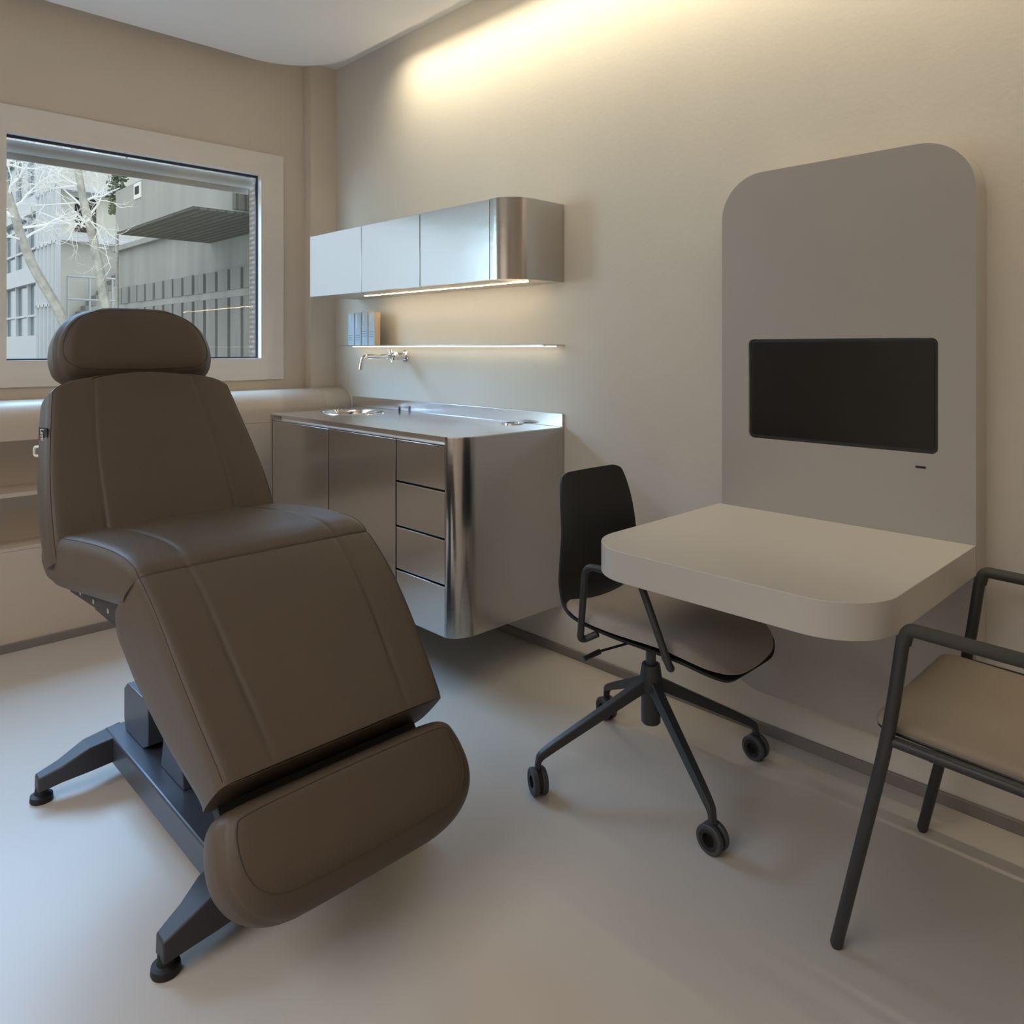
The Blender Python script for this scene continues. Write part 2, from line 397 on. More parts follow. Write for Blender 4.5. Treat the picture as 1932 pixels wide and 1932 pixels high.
link('grommet_well', lathe([(0, 0), (0.037, 0), (0.037, 0.0012), (0, 0.0012)], (1.566, -0.060, 0.9052), seg=36), 'steel_up', gr)

# ================================================================== WALL FAUCET
fx, fz = 0.734, 1.178
fc = thing('wall_faucet', 'chrome wall-mounted tap with long bent spout above the sink', 'tap', (fx, -0.01, fz))
link('wall_plate', lathe([(0.030, 0), (0.030, 0.005), (0.026, 0.008), (0, 0.008)], (fx, -0.0, fz), (0, -1, 0), 32), 'chrome', fc)
link('tap_body', lathe([(0.019, 0.008), (0.019, 0.055), (0.016, 0.058), (0, 0.058)], (fx, 0, fz), (0, -1, 0), 32), 'chrome', fc)
link('collar', lathe([(0.0165, 0.0585), (0.0215, 0.060), (0.0215, 0.076), (0.0165, 0.078), (0, 0.078)], (fx, 0, fz), (0, -1, 0), 32), 'chrome', fc)
cross = bmesh.new()
for a in (0.35, 0.35+PI/2):
    d = Vector((math.cos(a), 0, math.sin(a)))
    tube([Vector((fx, -0.086, fz))-d*0.032, Vector((fx, -0.086, fz))+d*0.035], 0.0075, cross)
lathe([(0.014, 0.0785), (0.014, 0.095), (0, 0.095)], (fx, 0, fz), (0, -1, 0), 24, cross)
link('cross_handle', cross, 'chrome', fc)
sp = fillet([(fx, -0.0955, fz), (fx, -0.250, fz), (fx, -0.262, fz-0.064)], 0.05, 10)
link('spout', tube(sp, 0.0108, seg=16), 'chrome', fc)

# ================================================================== UPPER CABINET
up = thing('upper_cabinet', 'polished steel wall cabinet with three doors above the sink shelf', 'cabinet', (1.0, -0.15, 1.48))
UZ0, UZ1, UY = 1.48, 1.79, -0.290
link('carcass', B(((0.308, -0.268, UZ0+0.002), (1.672, -0.002, UZ1-0.002))), 'dark', up, smooth=False)
uo = [(1.6745, UY)]+[(XRt-0.10+0.10*math.cos(a), UY+0.115+0.115*math.sin(a)) for a in [-PI/2+PI/2*i/20 for i in range(21)]]+[(XRt, -0.002), (1.6745, -0.002)]
link('curved_side_panel', prism(uo, UZ0, UZ1, 'z'), 'steel', up, angle=25)
link('top_sheet', B(((0.306, -0.269, UZ1-0.0018), (1.674, -0.002, UZ1))), 'steel', up, smooth=False)
link('bottom_sheet', B(((0.306, -0.269, UZ0), (1.674, -0.002, UZ0+0.0018))), 'ledge', up, smooth=False)
for a, b in ((0.308, 0.7835), (0.7865, 1.232), (1.2365, 1.672)):
    link('door', B(((a, UY, UZ0), (b, -0.2695, UZ1))), 'steel_up', up, bevel=0.001)
link('light_strip', B(((0.58, -0.140, UZ0-0.002), (1.73, -0.1355, UZ0-0.0001))), 'led', up, smooth=False)

# ================================================================== FLOATING SHELF
sh = thing('floating_shelf', 'thin steel shelf with light strip between tap and wall cabinet', 'shelf', (1.0, -0.06, 1.23))
link('shelf_board', B(((0.30, -0.120, 1.2275), (1.800, -0.001, 1.2325))), 'steel', sh, bevel=0.001)
link('light_strip', B(((0.32, -0.045, 1.2235), (1.785, -0.033, 1.2274))), 'led2', sh, smooth=False)
link('end_cap', lathe([(0.0045, 0), (0.0045, 0.012), (0, 0.012)], (1.79, -0.119, 1.2285), (1, 0, 0), 12), 'steel', sh)

# slim product boxes on the shelf
bx = [(0.372, 0.056), (0.434, 0.058), (0.500, 0.052), (0.562, 0.054)]
blab = ['leftmost pale blue slim box on the thin wall shelf', 'pale blue slim box with bright white vertical writing', 'greyish blue slim box third from the left on the wall shelf', 'rightmost blue slim box on the wall shelf, with warm light painted on its side']
for i, (x, wd) in enumerate(bx):
    b = thing('product_box', blab[i], 'box', (x+wd/2, -0.085, 1.2326), 'slim boxes on the wall shelf')
    bh = 0.166+0.004*(i % 3); y0, y1 = -0.104, -0.070
    link('carton', B(((x, y0, 1.2327), (x+wd-0.0012, y1, 1.2327+bh))), 'book', b, smooth=False)
    link('side_panel', B(((x+wd-0.0011, y0+0.0005, 1.2327), (x+wd-0.0002, y1, 1.2327+bh))), 'boxwarm', b, smooth=False)  # side tinted as if lit by the warm strip
    rnd = random.Random(i); bm = bmesh.new(); z = 1.2327+bh-0.012
    xc = x+wd*0.32
    while z > 1.2327+bh*(0.55 if i == 1 else 0.72):
        l = rnd.uniform(0.003, 0.008); wdt = 0.006 if i == 1 else 0.0028
        box(bm, (xc-wdt, y0-0.0006, z-l), (xc+wdt*0.6, y0-0.0001, z)); z -= l+0.002
    link('title', bm, 'white', b, smooth=False)
    bm = bmesh.new()
    for k in range(3):
        zz = 1.2327+bh*(0.40 if i > 1 else 0.30)-k*0.012
        box(bm, (x+0.006, y0-0.0006, zz), (x+wd-0.008, y0-0.0001, zz+0.0022))
    link('print_lines', bm, 'bookdark', b, smooth=False)

# ================================================================== WALL PANEL WITH DESK
PX0, PX1, PZ0, PZ1, PYF = 2.549, 3.256, 0.168, 1.756, -0.090
pd = thing('desk_unit', 'tall rounded grey wall panel with a fixed desk shelf and screen recess', 'desk', (2.9, -0.05, 0.168))
# panel with a recess for the screen
def panel_mesh():
    sx0, sx1, sz0, sz1 = 2.640, 3.170, 0.943, 1.246
    outl = rrect(PX0, PZ0, PX1, PZ1, 0.135, n=16); hole = rrect(sx0, sz0, sx1, sz1, 0.016, n=5)
    bm = bmesh.new()
    vo = [bm.verts.new((x, PYF, z)) for x, z in outl]; vi = [bm.verts.new((x, PYF, z)) for x, z in hole]
    eo = [bm.edges.new((vo[i], vo[(i+1) % len(vo)])) for i in range(len(vo))]
    ei = [bm.edges.new((vi[i], vi[(i+1) % len(vi)])) for i in range(len(vi))]
    bmesh.ops.triangle_fill(bm, use_beauty=True, use_dissolve=False, edges=eo+ei)
    vb = [bm.verts.new((x, -0.001, z)) for x, z in outl]; vh = [bm.verts.new((x, PYF+0.022, z)) for x, z in hole]
    n = len(vo)
    for i in range(n): bm.faces.new((vo[i], vo[(i+1) % n], vb[(i+1) % n], vb[i]))
    n = len(vi)
    for i in range(n): bm.faces.new((vi[i], vi[(i+1) % n], vh[(i+1) % n], vh[i]))
    bm.faces.new(vh); bm.faces.new(vb)
    return bm
link('wall_panel', panel_mesh(), 'panel', pd, angle=30)
link('desktop', prism(rrect(2.540, -0.775, PX1, PYF-0.0005, (0.14, 0.14, 0, 0), n=16), 0.650, 0.725, 'z'), 'desk', pd, angle=30, bevel=0.0015)
link('slot', prism(rrect(3.116, 0.9035, 3.142, 0.9095, 0.0025, n=4), PYF-0.0006, PYF-0.0001, 'y'), 'dark', pd)
sc = thing('screen', 'flat black screen set into the grey wall panel above the desk', 'screen', (2.905, -0.08, 0.945))
link('bezel', prism(rrect(2.643, 0.946, 3.167, 1.243, 0.014, n=5), PYF+0.008, PYF+0.0215, 'y'), 'blackpl', sc)
link('display', prism(rrect(2.650, 0.953, 3.160, 1.236, 0.008, n=5), PYF+0.0055, PYF+0.0079, 'y'), 'screen', sc)

# ================================================================== COVE LIGHT
cv = thing('cove_light', 'warm strip light hidden along the edge of the lowered ceiling', 'light', (2.9, -0.17, 2.7))
bm = prism([(-0.1845, 2.7111), (-0.170, 2.7111), (-0.170, 2.7155), (-0.1845, 2.7155)], 0.74, XR-0.1, 'x')
link('strip_profile', bm, 'white', cv, smooth=False)
bm = prism([(-0.1845, 2.7055), (-0.179, 2.711), (-0.1845, 2.711)], 0.74, XR-0.1, 'x')
link('light_strip', bm, 'cove', cv, smooth=False)

# ================================================================== EXAM CHAIR
YC = -1.39
ex = thing('exam_chair', 'taupe padded treatment chair on a dark steel base in front of the window', 'chair', (1.8, YC, 0))
def catmull(S, n):
    """interpolate stations (tuples of numbers)"""
    out = []; N = len(S)
    for i in range(N-1):
        p0, p1, p2, p3 = S[max(i-1, 0)], S[i], S[i+1], S[min(i+2, N-1)]
        for j in range(n):
            t = j/n
            out.append(tuple(0.5*((2*b)+(c-a)*t+(2*a-5*b+4*c-d)*t*t+(3*b-a-3*c+d)*t*t*t) for a, b, c, d in zip(p0, p1, p2, p3)))
    out.append(tuple(S[-1])); return out
def cushion(stations, r=0.014, rb=0.03, crown=0.008, bulge=0.006, groove=0.0042, n=6, gw=0.006, wrinkle=None, fade=None):
    """stations: (xt, zt, xb, zb, hw, iw)  top edge point, bottom point, half width, inner seam offset"""
    S = catmull(stations, n); bm = bmesh.new(); rings = []
    for si, (xt, zt, xb, zb, hw, iw) in enumerate(S):
        L = math.hypot(xb-xt, zb-zt); hw = max(hw, 0.02); L = max(L, 1e-3)
        rr = min(r, hw*0.4, L*0.45); r2 = min(rb, hw*0.4, L*0.45)
        w_ = max(hw-rr, 0.004)
        gi = min(iw, w_-0.028); gd = groove if (iw > 0 and gi > iw-0.02 and gi > 0.03) else 0.0
        gi = max(gi, w_*0.5)
        if fade: gd *= fade(si/(len(S)-1))
        half = []
        half += [w_+(gi+3*gw-w_)*k/6 for k in range(6)] if gi+3*gw < w_ else [w_+(gi*1.05-w_)*k/6 for k in range(6)]
        half += [gi+gw*t for t in (3, 2, 1.2, 0.6, 0, -0.6, -1.2, -2, -3)] if gi+3*gw < w_ else [gi*(1.04-0.01*t) for t in range(9)]
        g0 = half[-1]
        half += [g0*(1-k/9) for k in range(1, 9)]
        ys = [-v for v in half]+[0.0]+half[::-1]
        pts = []
        for y in ys:
            q = abs(y)/hw
            c = crown*(1-q**4)*min(1, hw/0.1)
            g = gd*math.exp(-((abs(y)-gi)/gw)**2)
            pts.append((y, -(c-g)))
        def side(sg):
            o = []
            for k in range(1, 6):
                a = PI/2*k/6; o.append((sg*(w_+rr*math.sin(a)), rr-rr*math.cos(a)))
            for k in range(0, 7):
                f = k/6; d = rr+(L-rr-r2)*f
                bl = bulge*math.sin(PI*(d/L))
                o.append((sg*(hw+bl), d))
            for k in range(1, 6):
                a = PI/2*k/6; o.append((sg*(hw-r2+r2*math.cos(a)), L-r2+r2*math.sin(a)))
            return o
        pts += side(1)
        wb = hw-r2
        pts += [(wb*(1-2*k/8), L) for k in range(0, 9)]
        pts += side(-1)[::-1]
        ux, uz = (xb-xt)/L, (zb-zt)/L
        ring = []
        for (y, d) in pts:
            if wrinkle: y, d = wrinkle(si/(len(S)-1), y, d, L, hw)
            ring.append(bm.verts.new((xt+ux*d, YC+y, zt+uz*d)))
        rings.append(ring)
    m = len(rings[0])
    for a, b in zip(rings, rings[1:]):
        for k in range(m): bm.faces.new((a[k], a[(k+1) % m], b[(k+1) % m], b[k]))
    bm.faces.new(rings[0][::-1]); bm.faces.new(rings[-1])
    return bm, S
def edge_pipe(S, sgn, off=0.0042, r=0.0011, dn=0.0034, i0=0, i1=None):
    P = []
    for (xt, zt, xb, zb, hw, iw) in S[i0:i1]:
        L = math.hypot(xb-xt, zb-zt); ux, uz = (xb-xt)/L, (zb-zt)/L
        P.append((xt+ux*dn, YC+sgn*(hw-off), zt+uz*dn))
    return tube(P, r, seg=6)
def seat_wr(t, y, d, L, hw):
    # gathered folds at the rear of both flanks
    if abs(y) > hw*0.96 and t < 0.55:
        k = max(0.0, 1-t/0.5)
        y += math.copysign(0.0060*k*math.sin(t*95+d*22)*math.sin(PI*min(1, d/L)), y)
    return y, d
seatS = [(1.318, 0.640, 1.345, 0.603, 0.27, 0), (1.325, 0.675, 1.37, 0.578, 0.298, 0), (1.37, 0.697, 1.43, 0.562, 0.309, 0), (1.51, 0.714, 1.53, 0.572, 0.311, 0.185),
         (1.70, 0.738, 1.70, 0.596, 0.307, 0.187), (1.86, 0.752, 1.84, 0.613, 0.301, 0.188), (1.98, 0.754, 1.93, 0.625, 0.297, 0.188), (2.04, 0.744, 1.965, 0.632, 0.294, 0.188), (2.066, 0.731, 1.975, 0.634, 0.293, 0.188), (2.072, 0.722, 1.978, 0.634, 0.292, 0.188)]
bm, S = cushion(seatS, wrinkle=seat_wr, n=8, bulge=0.011)
seat = link('seat_cushion', bm, 'leather', ex, angle=50)
for sg in (-1, 1): link('piping', edge_pipe(S, sg, i0=24), 'thread', seat)
legS = [(2.074, 0.718, 1.925, 0.615, 0.291, 0.188), (2.078, 0.724, 1.915, 0.600, 0.293, 0.188), (2.125, 0.698, 1.920, 0.555, 0.291, 0.186), (2.195, 0.647, 1.960, 0.522, 0.288, 0.183),
        (2.264, 0.584, 2.035, 0.470, 0.283, 0.178), (2.345, 0.504, 2.170, 0.398, 0.273, 0.168), (2.412, 0.434, 2.315, 0.338, 0.262, 0.160), (2.430, 0.412, 2.338, 0.318, 0.260, 0.158)]
bm, S = cushion(legS, groove=0.0042, rb=0.02, fade=lambda t: min(1, max(0, (0.97-t)/0.3)))
legc = link('leg_cushion', bm, 'leather', ex, angle=50)
for sg in (-1, 1): link('piping', edge_pipe(S, sg, i1=-3), 'thread', legc)
xt, zt, xb, zb, hw, iw = S[-1]
link('piping', tube([(xt+0.0015, YC+y, zt-0.001) for y in [-hw+0.016+(2*hw-0.032)*k/8 for k in range(9)]], 0.0014, seg=6), 'thread', legc)
# back: leans away from the seat, arched top
def back_wr(t, y, d, L, hw):
    if t < 0.16 and abs(y) < hw*0.97 and d < 0.02:
        k = 1-t/0.16
        d += 0.012*k*max(0, math.sin(abs(y)*34+0.6))
    return y, d
def bst(x, z, hw, iw, t=0.142, n=(-0.84, -0.54)):
    return (x, z, x+n[0]*t, z+n[1]*t, hw, iw)
backS = [bst(1.537, 0.655, 0.315, 0.183, 0.085), bst(1.522, 0.685, 0.316, 0.183, 0.112), bst(1.462, 0.795, 0.312, 0.182), bst(1.395, 0.897, 0.300, 0.177), bst(1.330, 0.998, 0.283, 0.166),
         bst(1.278, 1.080, 0.268, 0.154, 0.145), bst(1.268, 1.097, 0.261, 0.152, 0.137), bst(1.259, 1.112, 0.238, 0.15, 0.126), bst(1.252, 1.123, 0.205, 0.15, 0.112), bst(1.247, 1.131, 0.155, 0.12, 0.095), bst(1.243, 1.137, 0.095, 0.07, 0.062), bst(1.240, 1.140, 0.05, 0.04, 0.05)]
bm, S = cushion(backS, rb=0.045, bulge=0.011, wrinkle=back_wr, groove=0.0042)
back = link('backrest', bm, 'leather', ex, angle=50)
for sg in (-1, 1): link('piping', edge_pipe(S, sg, i1=-14), 'thread', back)
for o_ in [back]+[c for c in COL.objects if c.parent == back]: o_.data.transform(Matrix.Translation((0, -0.010, 0)))
# headrest: wide pillow
def pad(base, v, n, st, r=0.02, rb=0.05, crown=0.012, bulge=0.012, **k):
    """base front-bottom point (x,z); v along, n outward normal; st: (s, hw, front drop, thickness)"""
    P = []
    for s, hw, fd, th in st:
        tx, tz = base[0]+v[0]*s-n[0]*fd, base[1]+v[1]*s-n[1]*fd
        P.append((tx, tz, tx-n[0]*th, tz-n[1]*th, hw, 0))
    return cushion(P, r=r, rb=rb, crown=crown, bulge=bulge, **k)
hv = (-0.30, 0.954); hn = (0.954, 0.30)
headst = [(-0.004, 0.150, 0.062, 0.030), (0.000, 0.178, 0.048, 0.058), (0.010, 0.203, 0.030, 0.088), (0.028, 0.221, 0.014, 0.116), (0.055, 0.232, 0.004, 0.130), (0.095, 0.236, 0.0, 0.134), (0.14, 0.229, 0.0, 0.130), (0.18, 0.211, 0.002, 0.120), (0.212, 0.186, 0.010, 0.102), (0.236, 0.154, 0.022, 0.078), (0.250, 0.118, 0.034, 0.052), (0.256, 0.085, 0.046, 0.026)]
bm, S = pad((1.206, 1.118), hv, hn, headst, r=0.034, rb=0.045)
head = link('headrest', bm, 'leather', ex, angle=60)
# front face stitching loop
def loop_on(base, v, n, pts, lift):
    return [(base[0]+v[0]*s+n[0]*lift, YC+y, base[1]+v[1]*s+n[1]*lift) for s, y in pts]
fl = [(0.038, -0.153), (0.034, 0.000), (0.038, 0.153), (0.050, 0.196), (0.075, 0.218), (0.11, 0.221), (0.15, 0.210), (0.188, 0.189), (0.218, 0.155), (0.234, 0.110), (0.240, 0.048), (0.240, -0.048), (0.234, -0.110), (0.218, -0.155), (0.188, -0.189), (0.15, -0.210), (0.11, -0.221), (0.075, -0.218), (0.050, -0.196)]
def loop_tube(base, v, n, fl, r, liftf):
    P = smooth_path([Vector((s, y, 0)) for s, y in fl], 6, closed=True)
    return tube([(base[0]+v[0]*p.x+n[0]*liftf(p.x, p.y), YC+p.y, base[1]+v[1]*p.x+n[1]*liftf(p.x, p.y)) for p in P], r, seg=6, closed=True)
from mathutils.bvhtree import BVHTree
def snap_loop(ob, base, v, n, fl, r):
    """project the loop on the cushion surface along -n"""
    me = ob.data; bvh = BVHTree.FromPolygons([vv.co for vv in me.vertices], [p.vertices for p in me.polygons])
    P = smooth_path([Vector((s, y, 0)) for s, y in fl], 8, closed=True); out = []
    nn = Vector((n[0], 0, n[1]))
    for p in P:
        o = Vector((base[0]+v[0]*p.x, YC+p.y, base[1]+v[1]*p.x))+nn*0.15
        h = bvh.ray_cast(o, -nn)
        if h[0] is not None: out.append(h[0]+nn*0.0002)
    return tube(out, r, seg=6, closed=True)
link('piping', snap_loop(head, (1.206, 1.118), hv, hn, fl, 0.0016), 'thread', head)
# footrest roll
fv = (0.60, -0.80); fn = (0.80, 0.60)
fbase = (2.443, 0.372)
footst = [(-0.004, 0.225, 0.040, 0.060), (0.000, 0.242, 0.022, 0.090), (0.006, 0.253, 0.010, 0.104), (0.018, 0.264, 0.002, 0.114), (0.036, 0.271, 0.0, 0.118), (0.07, 0.278, 0.0, 0.120), (0.11, 0.278, 0.0, 0.118), (0.145, 0.266, 0.002, 0.112), (0.172, 0.246, 0.010, 0.098), (0.192, 0.218, 0.022, 0.078), (0.204, 0.186, 0.034, 0.054), (0.210, 0.150, 0.044, 0.032)]
bm, S = pad(fbase, fv, fn, footst, r=0.022, rb=0.04)
foot = link('footrest', bm, 'leather', ex, angle=60)
ffl = [(0.020, -0.228), (0.016, -0.12), (0.015, 0.0), (0.016, 0.12), (0.020, 0.228), (0.034, 0.248), (0.07, 0.254), (0.11, 0.250), (0.142, 0.232), (0.162, 0.195), (0.168, 0.12), (0.169, 0), (0.168, -0.12), (0.162, -0.195), (0.142, -0.232), (0.11, -0.250), (0.07, -0.254), (0.034, -0.248)]
link('piping', snap_loop(foot, fbase, fv, fn, ffl, 0.0014), 'thread', foot)
link('gap_shade_filler', prism([(2.322, 0.322), (2.350, 0.334), (2.374, 0.304), (2.346, 0.288)], YC-0.235, YC+0.235, 'y'), 'rubber', ex, smooth=False)  # black filler added to stand for the shaded gap above the footrest
# label on the flank of the backrest
tg = B(((0, 0, 0), (0.092, 0.0012, 0.038)))
vdir = Vector((-0.545, 0, 0.838))       # up the back
ndir = Vector((-0.838, 0, -0.545))      # into the thickness
side_t = Matrix(((1, 0, 0, 0), (0, 1, 0, 0), (0, 0, 1, 0), (0, 0, 0, 1)))
tgo = Vector((1.338, YC-0.2865, 0.958))
TA, TB = YC-0.2990, YC-0.3070      # front and rear edge of the tag follow the padded flank
tgq = loft_boxes([[(1.342, TA-0.0012, 0.952), (1.328, TA-0.0012, 0.990), (1.328, TA+0.001, 0.990), (1.342, TA+0.001, 0.952)], [(1.276, TB-0.0012, 0.952), (1.276, TB-0.0012, 0.990), (1.276, TB+0.001, 0.990), (1.276, TB+0.001, 0.952)]])
tagob = link('label_tag', tgq, 'tag', back, smooth=False)
link('red_stripe', loft_boxes([[(1.287, TB+0.0006, 0.953), (1.287, TB+0.0006, 0.966), (1.287, TB-0.0006, 0.966), (1.287, TB-0.0006, 0.953)], [(1.2765, TB-0.0006, 0.953), (1.2765, TB-0.0006, 0.966), (1.2765, TB-0.0018, 0.966), (1.2765, TB-0.0018, 0.953)]]), 'red', tagob, smooth=False)
def text_mesh(body, size, name, m, parent, mtx):
    cu = bpy.data.curves.new(name, 'FONT'); cu.body = body; cu.size = size; cu.extrude = 0.0002; cu.align_x = 'LEFT'
    o = bpy.data.objects.new(name, cu); COL.objects.link(o)
    bpy.context.view_layer.update()
    me = bpy.data.meshes.new_from_object(o.evaluated_get(bpy.context.evaluated_depsgraph_get()))
    bpy.data.objects.remove(o)
    me.transform(mtx); me.materials.clear(); me.materials.append(M[m])
    ob = bpy.data.objects.new(name, me); COL.objects.link(ob); ob.parent = parent
    if parent.type == 'EMPTY': ob.matrix_parent_inverse = parent.matrix_basis.inverted()
    return ob
# text runs down the tag, letter tops to the front
def frame(o, u, v):
    u = Vector(u).normalized(); v = Vector(v).normalized(); n_ = u.cross(v)
    return Matrix(((u.x, v.x, n_.x, o[0]), (u.y, v.y, n_.y, o[1]), (u.z, v.z, n_.z, o[2]), (0, 0, 0, 1)))
tx = text_mesh('Lemi', 1.0, 'label_text', 'white', tagob, frame((0, 0, 0), (1, 0, 0), (0, 1, 0)))
bb = [v.co for v in tx.data.vertices]; w0 = max(c.x for c in bb)-min(c.x for c in bb); h0 = max(c.y for c in bb)
tx.data.transform(Matrix.Diagonal((0.032/w0, 0.026/h0, 1, 1))); tx.data.transform(frame((1.294, TB-0.0008, 0.987), (0, 0, -1), (0.061, 0.008, 0)))
# chair metalwork ------------------------------------------------------
beam = prism([(1.42, YC-0.175), (2.24, YC-0.175), (2.24, YC+0.175), (1.42, YC+0.175)], 0.048, 0.124, 'z')
base_ = link('base_beam', beam, 'metalgrey', ex, bevel=0.006)
link('beam_end_cap', B(((2.241, YC-0.174, 0.050), (2.275, YC+0.174, 0.123))), 'metalgrey', ex, bevel=0.004)
link('screw', lathe([(0.004, 0), (0.004, 0.002), (0, 0.002)], (2.20, YC-0.1745, 0.085), (0, -1, 0), 12), 'rubber', ex)
for sx_ in (-1, 1):
    for sy_ in (-1, 1):
        if sx_ < 0:
            secs = [((1.45, 0.13), 0.058, 0.122, 0.10), ((1.475, 0.235), 0.058, 0.121, 0.080), ((1.468, 0.30), 0.046, 0.088, 0.058), ((1.458, 0.352), 0.030, 0.068, 0.044)]
        else:
            secs = [((2.225, 0.12), 0.050, 0.122, 0.125), ((2.25, 0.215), 0.046, 0.118, 0.095), ((2.260, 0.26), 0.038, 0.096, 0.066), ((2.268, 0.314), 0.030, 0.072, 0.046)]
        rings = []
        for (px, py), z0, z1, w_ in secs:
            y = YC+sy_*py; h = w_/2
            rings.append([(px-h, y, z0), (px+h, y, z0), (px+h*0.85, y, z1), (px-h*0.85, y, z1)])
        leg = link('base_leg', loft_boxes(rings), 'metaldark', ex, angle=25, bevel=0.004)
        ex_, ey_ = secs[-1][0]; ey_ -= 0.012
        fy = YC+sy_*ey_
        link('rubber_foot', lathe([(0.026, 0.0), (0.028, 0.004), (0.027, 0.016), (0.017, 0.020), (0.015, 0.036), (0, 0.036)], (ex_, fy, 0), seg=28), 'rubber', leg)
# motor housing with cut corners
hz0, hz1 = 0.125, 0.262
hp = [(1.475, hz0), (1.62, hz0+0.0), (1.66, hz0+0.02), (1.66, hz1), (1.49, hz1), (1.462, hz1-0.022), (1.462, hz0+0.03)]
link('motor_housing', prism(hp, YC-0.135, YC+0.135, 'y'), 'metalgrey', ex, bevel=0.003)
# scissor lift plates and arms
link('lift_bracket', loft_boxes([[(1.74, YC-0.13, 0.125), (1.90, YC-0.13, 0.125), (1.90, YC-0.085, 0.125), (1.74, YC-0.085, 0.125)], [(1.80, YC-0.13, 0.36), (1.85, YC-0.13, 0.36), (1.85, YC-0.085, 0.36), (1.80, YC-0.085, 0.36)]]), 'metalgrey', ex, bevel=0.003)
link('lift_bracket', loft_boxes([[(1.74, YC+0.085, 0.125), (1.90, YC+0.085, 0.125), (1.90, YC+0.13, 0.125), (1.74, YC+0.13, 0.125)], [(1.80, YC+0.085, 0.36), (1.85, YC+0.085, 0.36), (1.85, YC+0.13, 0.36), (1.80, YC+0.13, 0.36)]]), 'metalgrey', ex, bevel=0.003)
link('lift_column', B(((1.68, YC-0.08, 0.1245), (1.99, YC+0.08, 0.47))), 'metaldark', ex, bevel=0.004)
link('seat_frame', B(((1.42, YC-0.20, 0.470), (1.93, YC+0.20, 0.545))), 'metaldark', ex, bevel=0.003)
link('rear_arm', tube([(1.66, YC-0.10, 0.30), (1.50, YC-0.10, 0.42), (1.44, YC-0.1, 0.50)], 0.022, seg=12), 'metaldark', ex)
for sg in (-1, 1):
    y0, y1 = (YC-0.262, YC-0.252) if sg < 0 else (YC+0.252, YC+0.262)
    rail = link('side_rail', prism([(1.40, 0.552), (1.42, 0.535), (1.90, 0.560), (1.99, 0.590), (1.99, 0.622), (1.45, 0.568)], y0, y1, 'y'), 'metaldark', ex, bevel=0.002)
    for t in (0.20, 0.44, 0.68):
        x_ = 1.43+0.5*t; z_ = 0.553+0.026*t
        link('rail_bolt', lathe([(0.007, 0), (0.007, 0.003), (0.0045, 0.004), (0, 0.004)], (x_, YC+sg*0.262, z_), (0, sg, 0), 16), 'chrome', rail)
# chrome release handle behind the back
link('release_handle', tube(fillet([(1.20, YC-0.20, 0.884), (1.087, YC-0.280, 0.884), (1.087, YC-0.280, 0.912), (1.20, YC-0.20, 0.912)], 0.008, 4), 0.004, seg=10), 'white', ex)

# ================================================================== OFFICE CHAIR
OX, OY = 2.533, -0.452
oc = thing('office_chair', 'black shell swivel chair on castors pulled up to the desk', 'chair', (OX, OY, 0))
def shell(path, wid, lift, th, ncol=24, bm=None):
    """path: (x,z) stations from top of back to front of seat; sheet with thickness"""
    st = catmull([tuple(p)+(w, l) for p, w, l in zip(path, wid, lift)], 6)
    bm = bm or bmesh.new(); A = []; Bq = []
    for i, (x, z, w_, l) in enumerate(st):
        x0, z0 = st[max(i-1, 0)][:2]; x1, z1 = st[min(i+1, len(st)-1)][:2]
        tx_, tz_ = x1-x0, z1-z0; L = math.hypot(tx_, tz_) or 1; tx_, tz_ = tx_/L, tz_/L
        nx, nz = -tz_, tx_     # towards the sitter
        ra, rb_ = [], []
        for k in range(ncol+1):
            q = -1+2*k/ncol
            up_ = l*abs(q)**2.2
            px, pz = x+nx*up_, z+nz*up_
            ra.append(bm.verts.new((px, OY+q*w_, pz))); rb_.append(bm.verts.new((px-nx*th, OY+q*w_*0.995, pz-nz*th)))
        A.append(ra); Bq.append(rb_)
    for G_, fl_ in ((A, 0), (Bq, 1)):
        for i in range(len(G_)-1):
            for k in range(ncol): bm.faces.new((G_[i][k], G_[i][k+1], G_[i+1][k+1], G_[i+1][k]))
    n = len(A)
    for i in range(n-1):
        for k in (0, ncol): bm.faces.new((A[i][k], A[i+1][k], Bq[i+1][k], Bq[i][k]))
    for i in (0, n-1):
        for k in range(ncol): bm.faces.new((A[i][k], A[i][k+1], Bq[i][k+1], Bq[i][k]))
    return bm
pth = [(2.300, 0.848), (2.301, 0.842), (2.304, 0.825), (2.314, 0.76), (2.322, 0.68), (2.318, 0.60), (2.312, 0.54), (2.325, 0.485), (2.365, 0.448), (2.43, 0.434), (2.55, 0.430), (2.68, 0.432), (2.76, 0.428), (2.81, 0.415), (2.838, 0.40), (2.845, 0.395)]
wid = [0.105, 0.128, 0.146, 0.162, 0.172, 0.182, 0.190, 0.196, 0.202, 0.206, 0.208, 0.207, 0.198, 0.170, 0.125, 0.09]
lif = [0.012, 0.014, 0.018, 0.024, 0.028, 0.034, 0.045, 0.050, 0.045, 0.036, 0.030, 0.026, 0.022, 0.015, 0.008, 0.005]
link('seat_shell', shell(pth, wid, lif, 0.008), 'blackpl', oc, angle=50)
cp = [(2.385, 0.4535), (2.395, 0.452), (2.43, 0.447), (2.55, 0.443), (2.68, 0.445), (2.76, 0.441), (2.81, 0.428), (2.834, 0.415)]
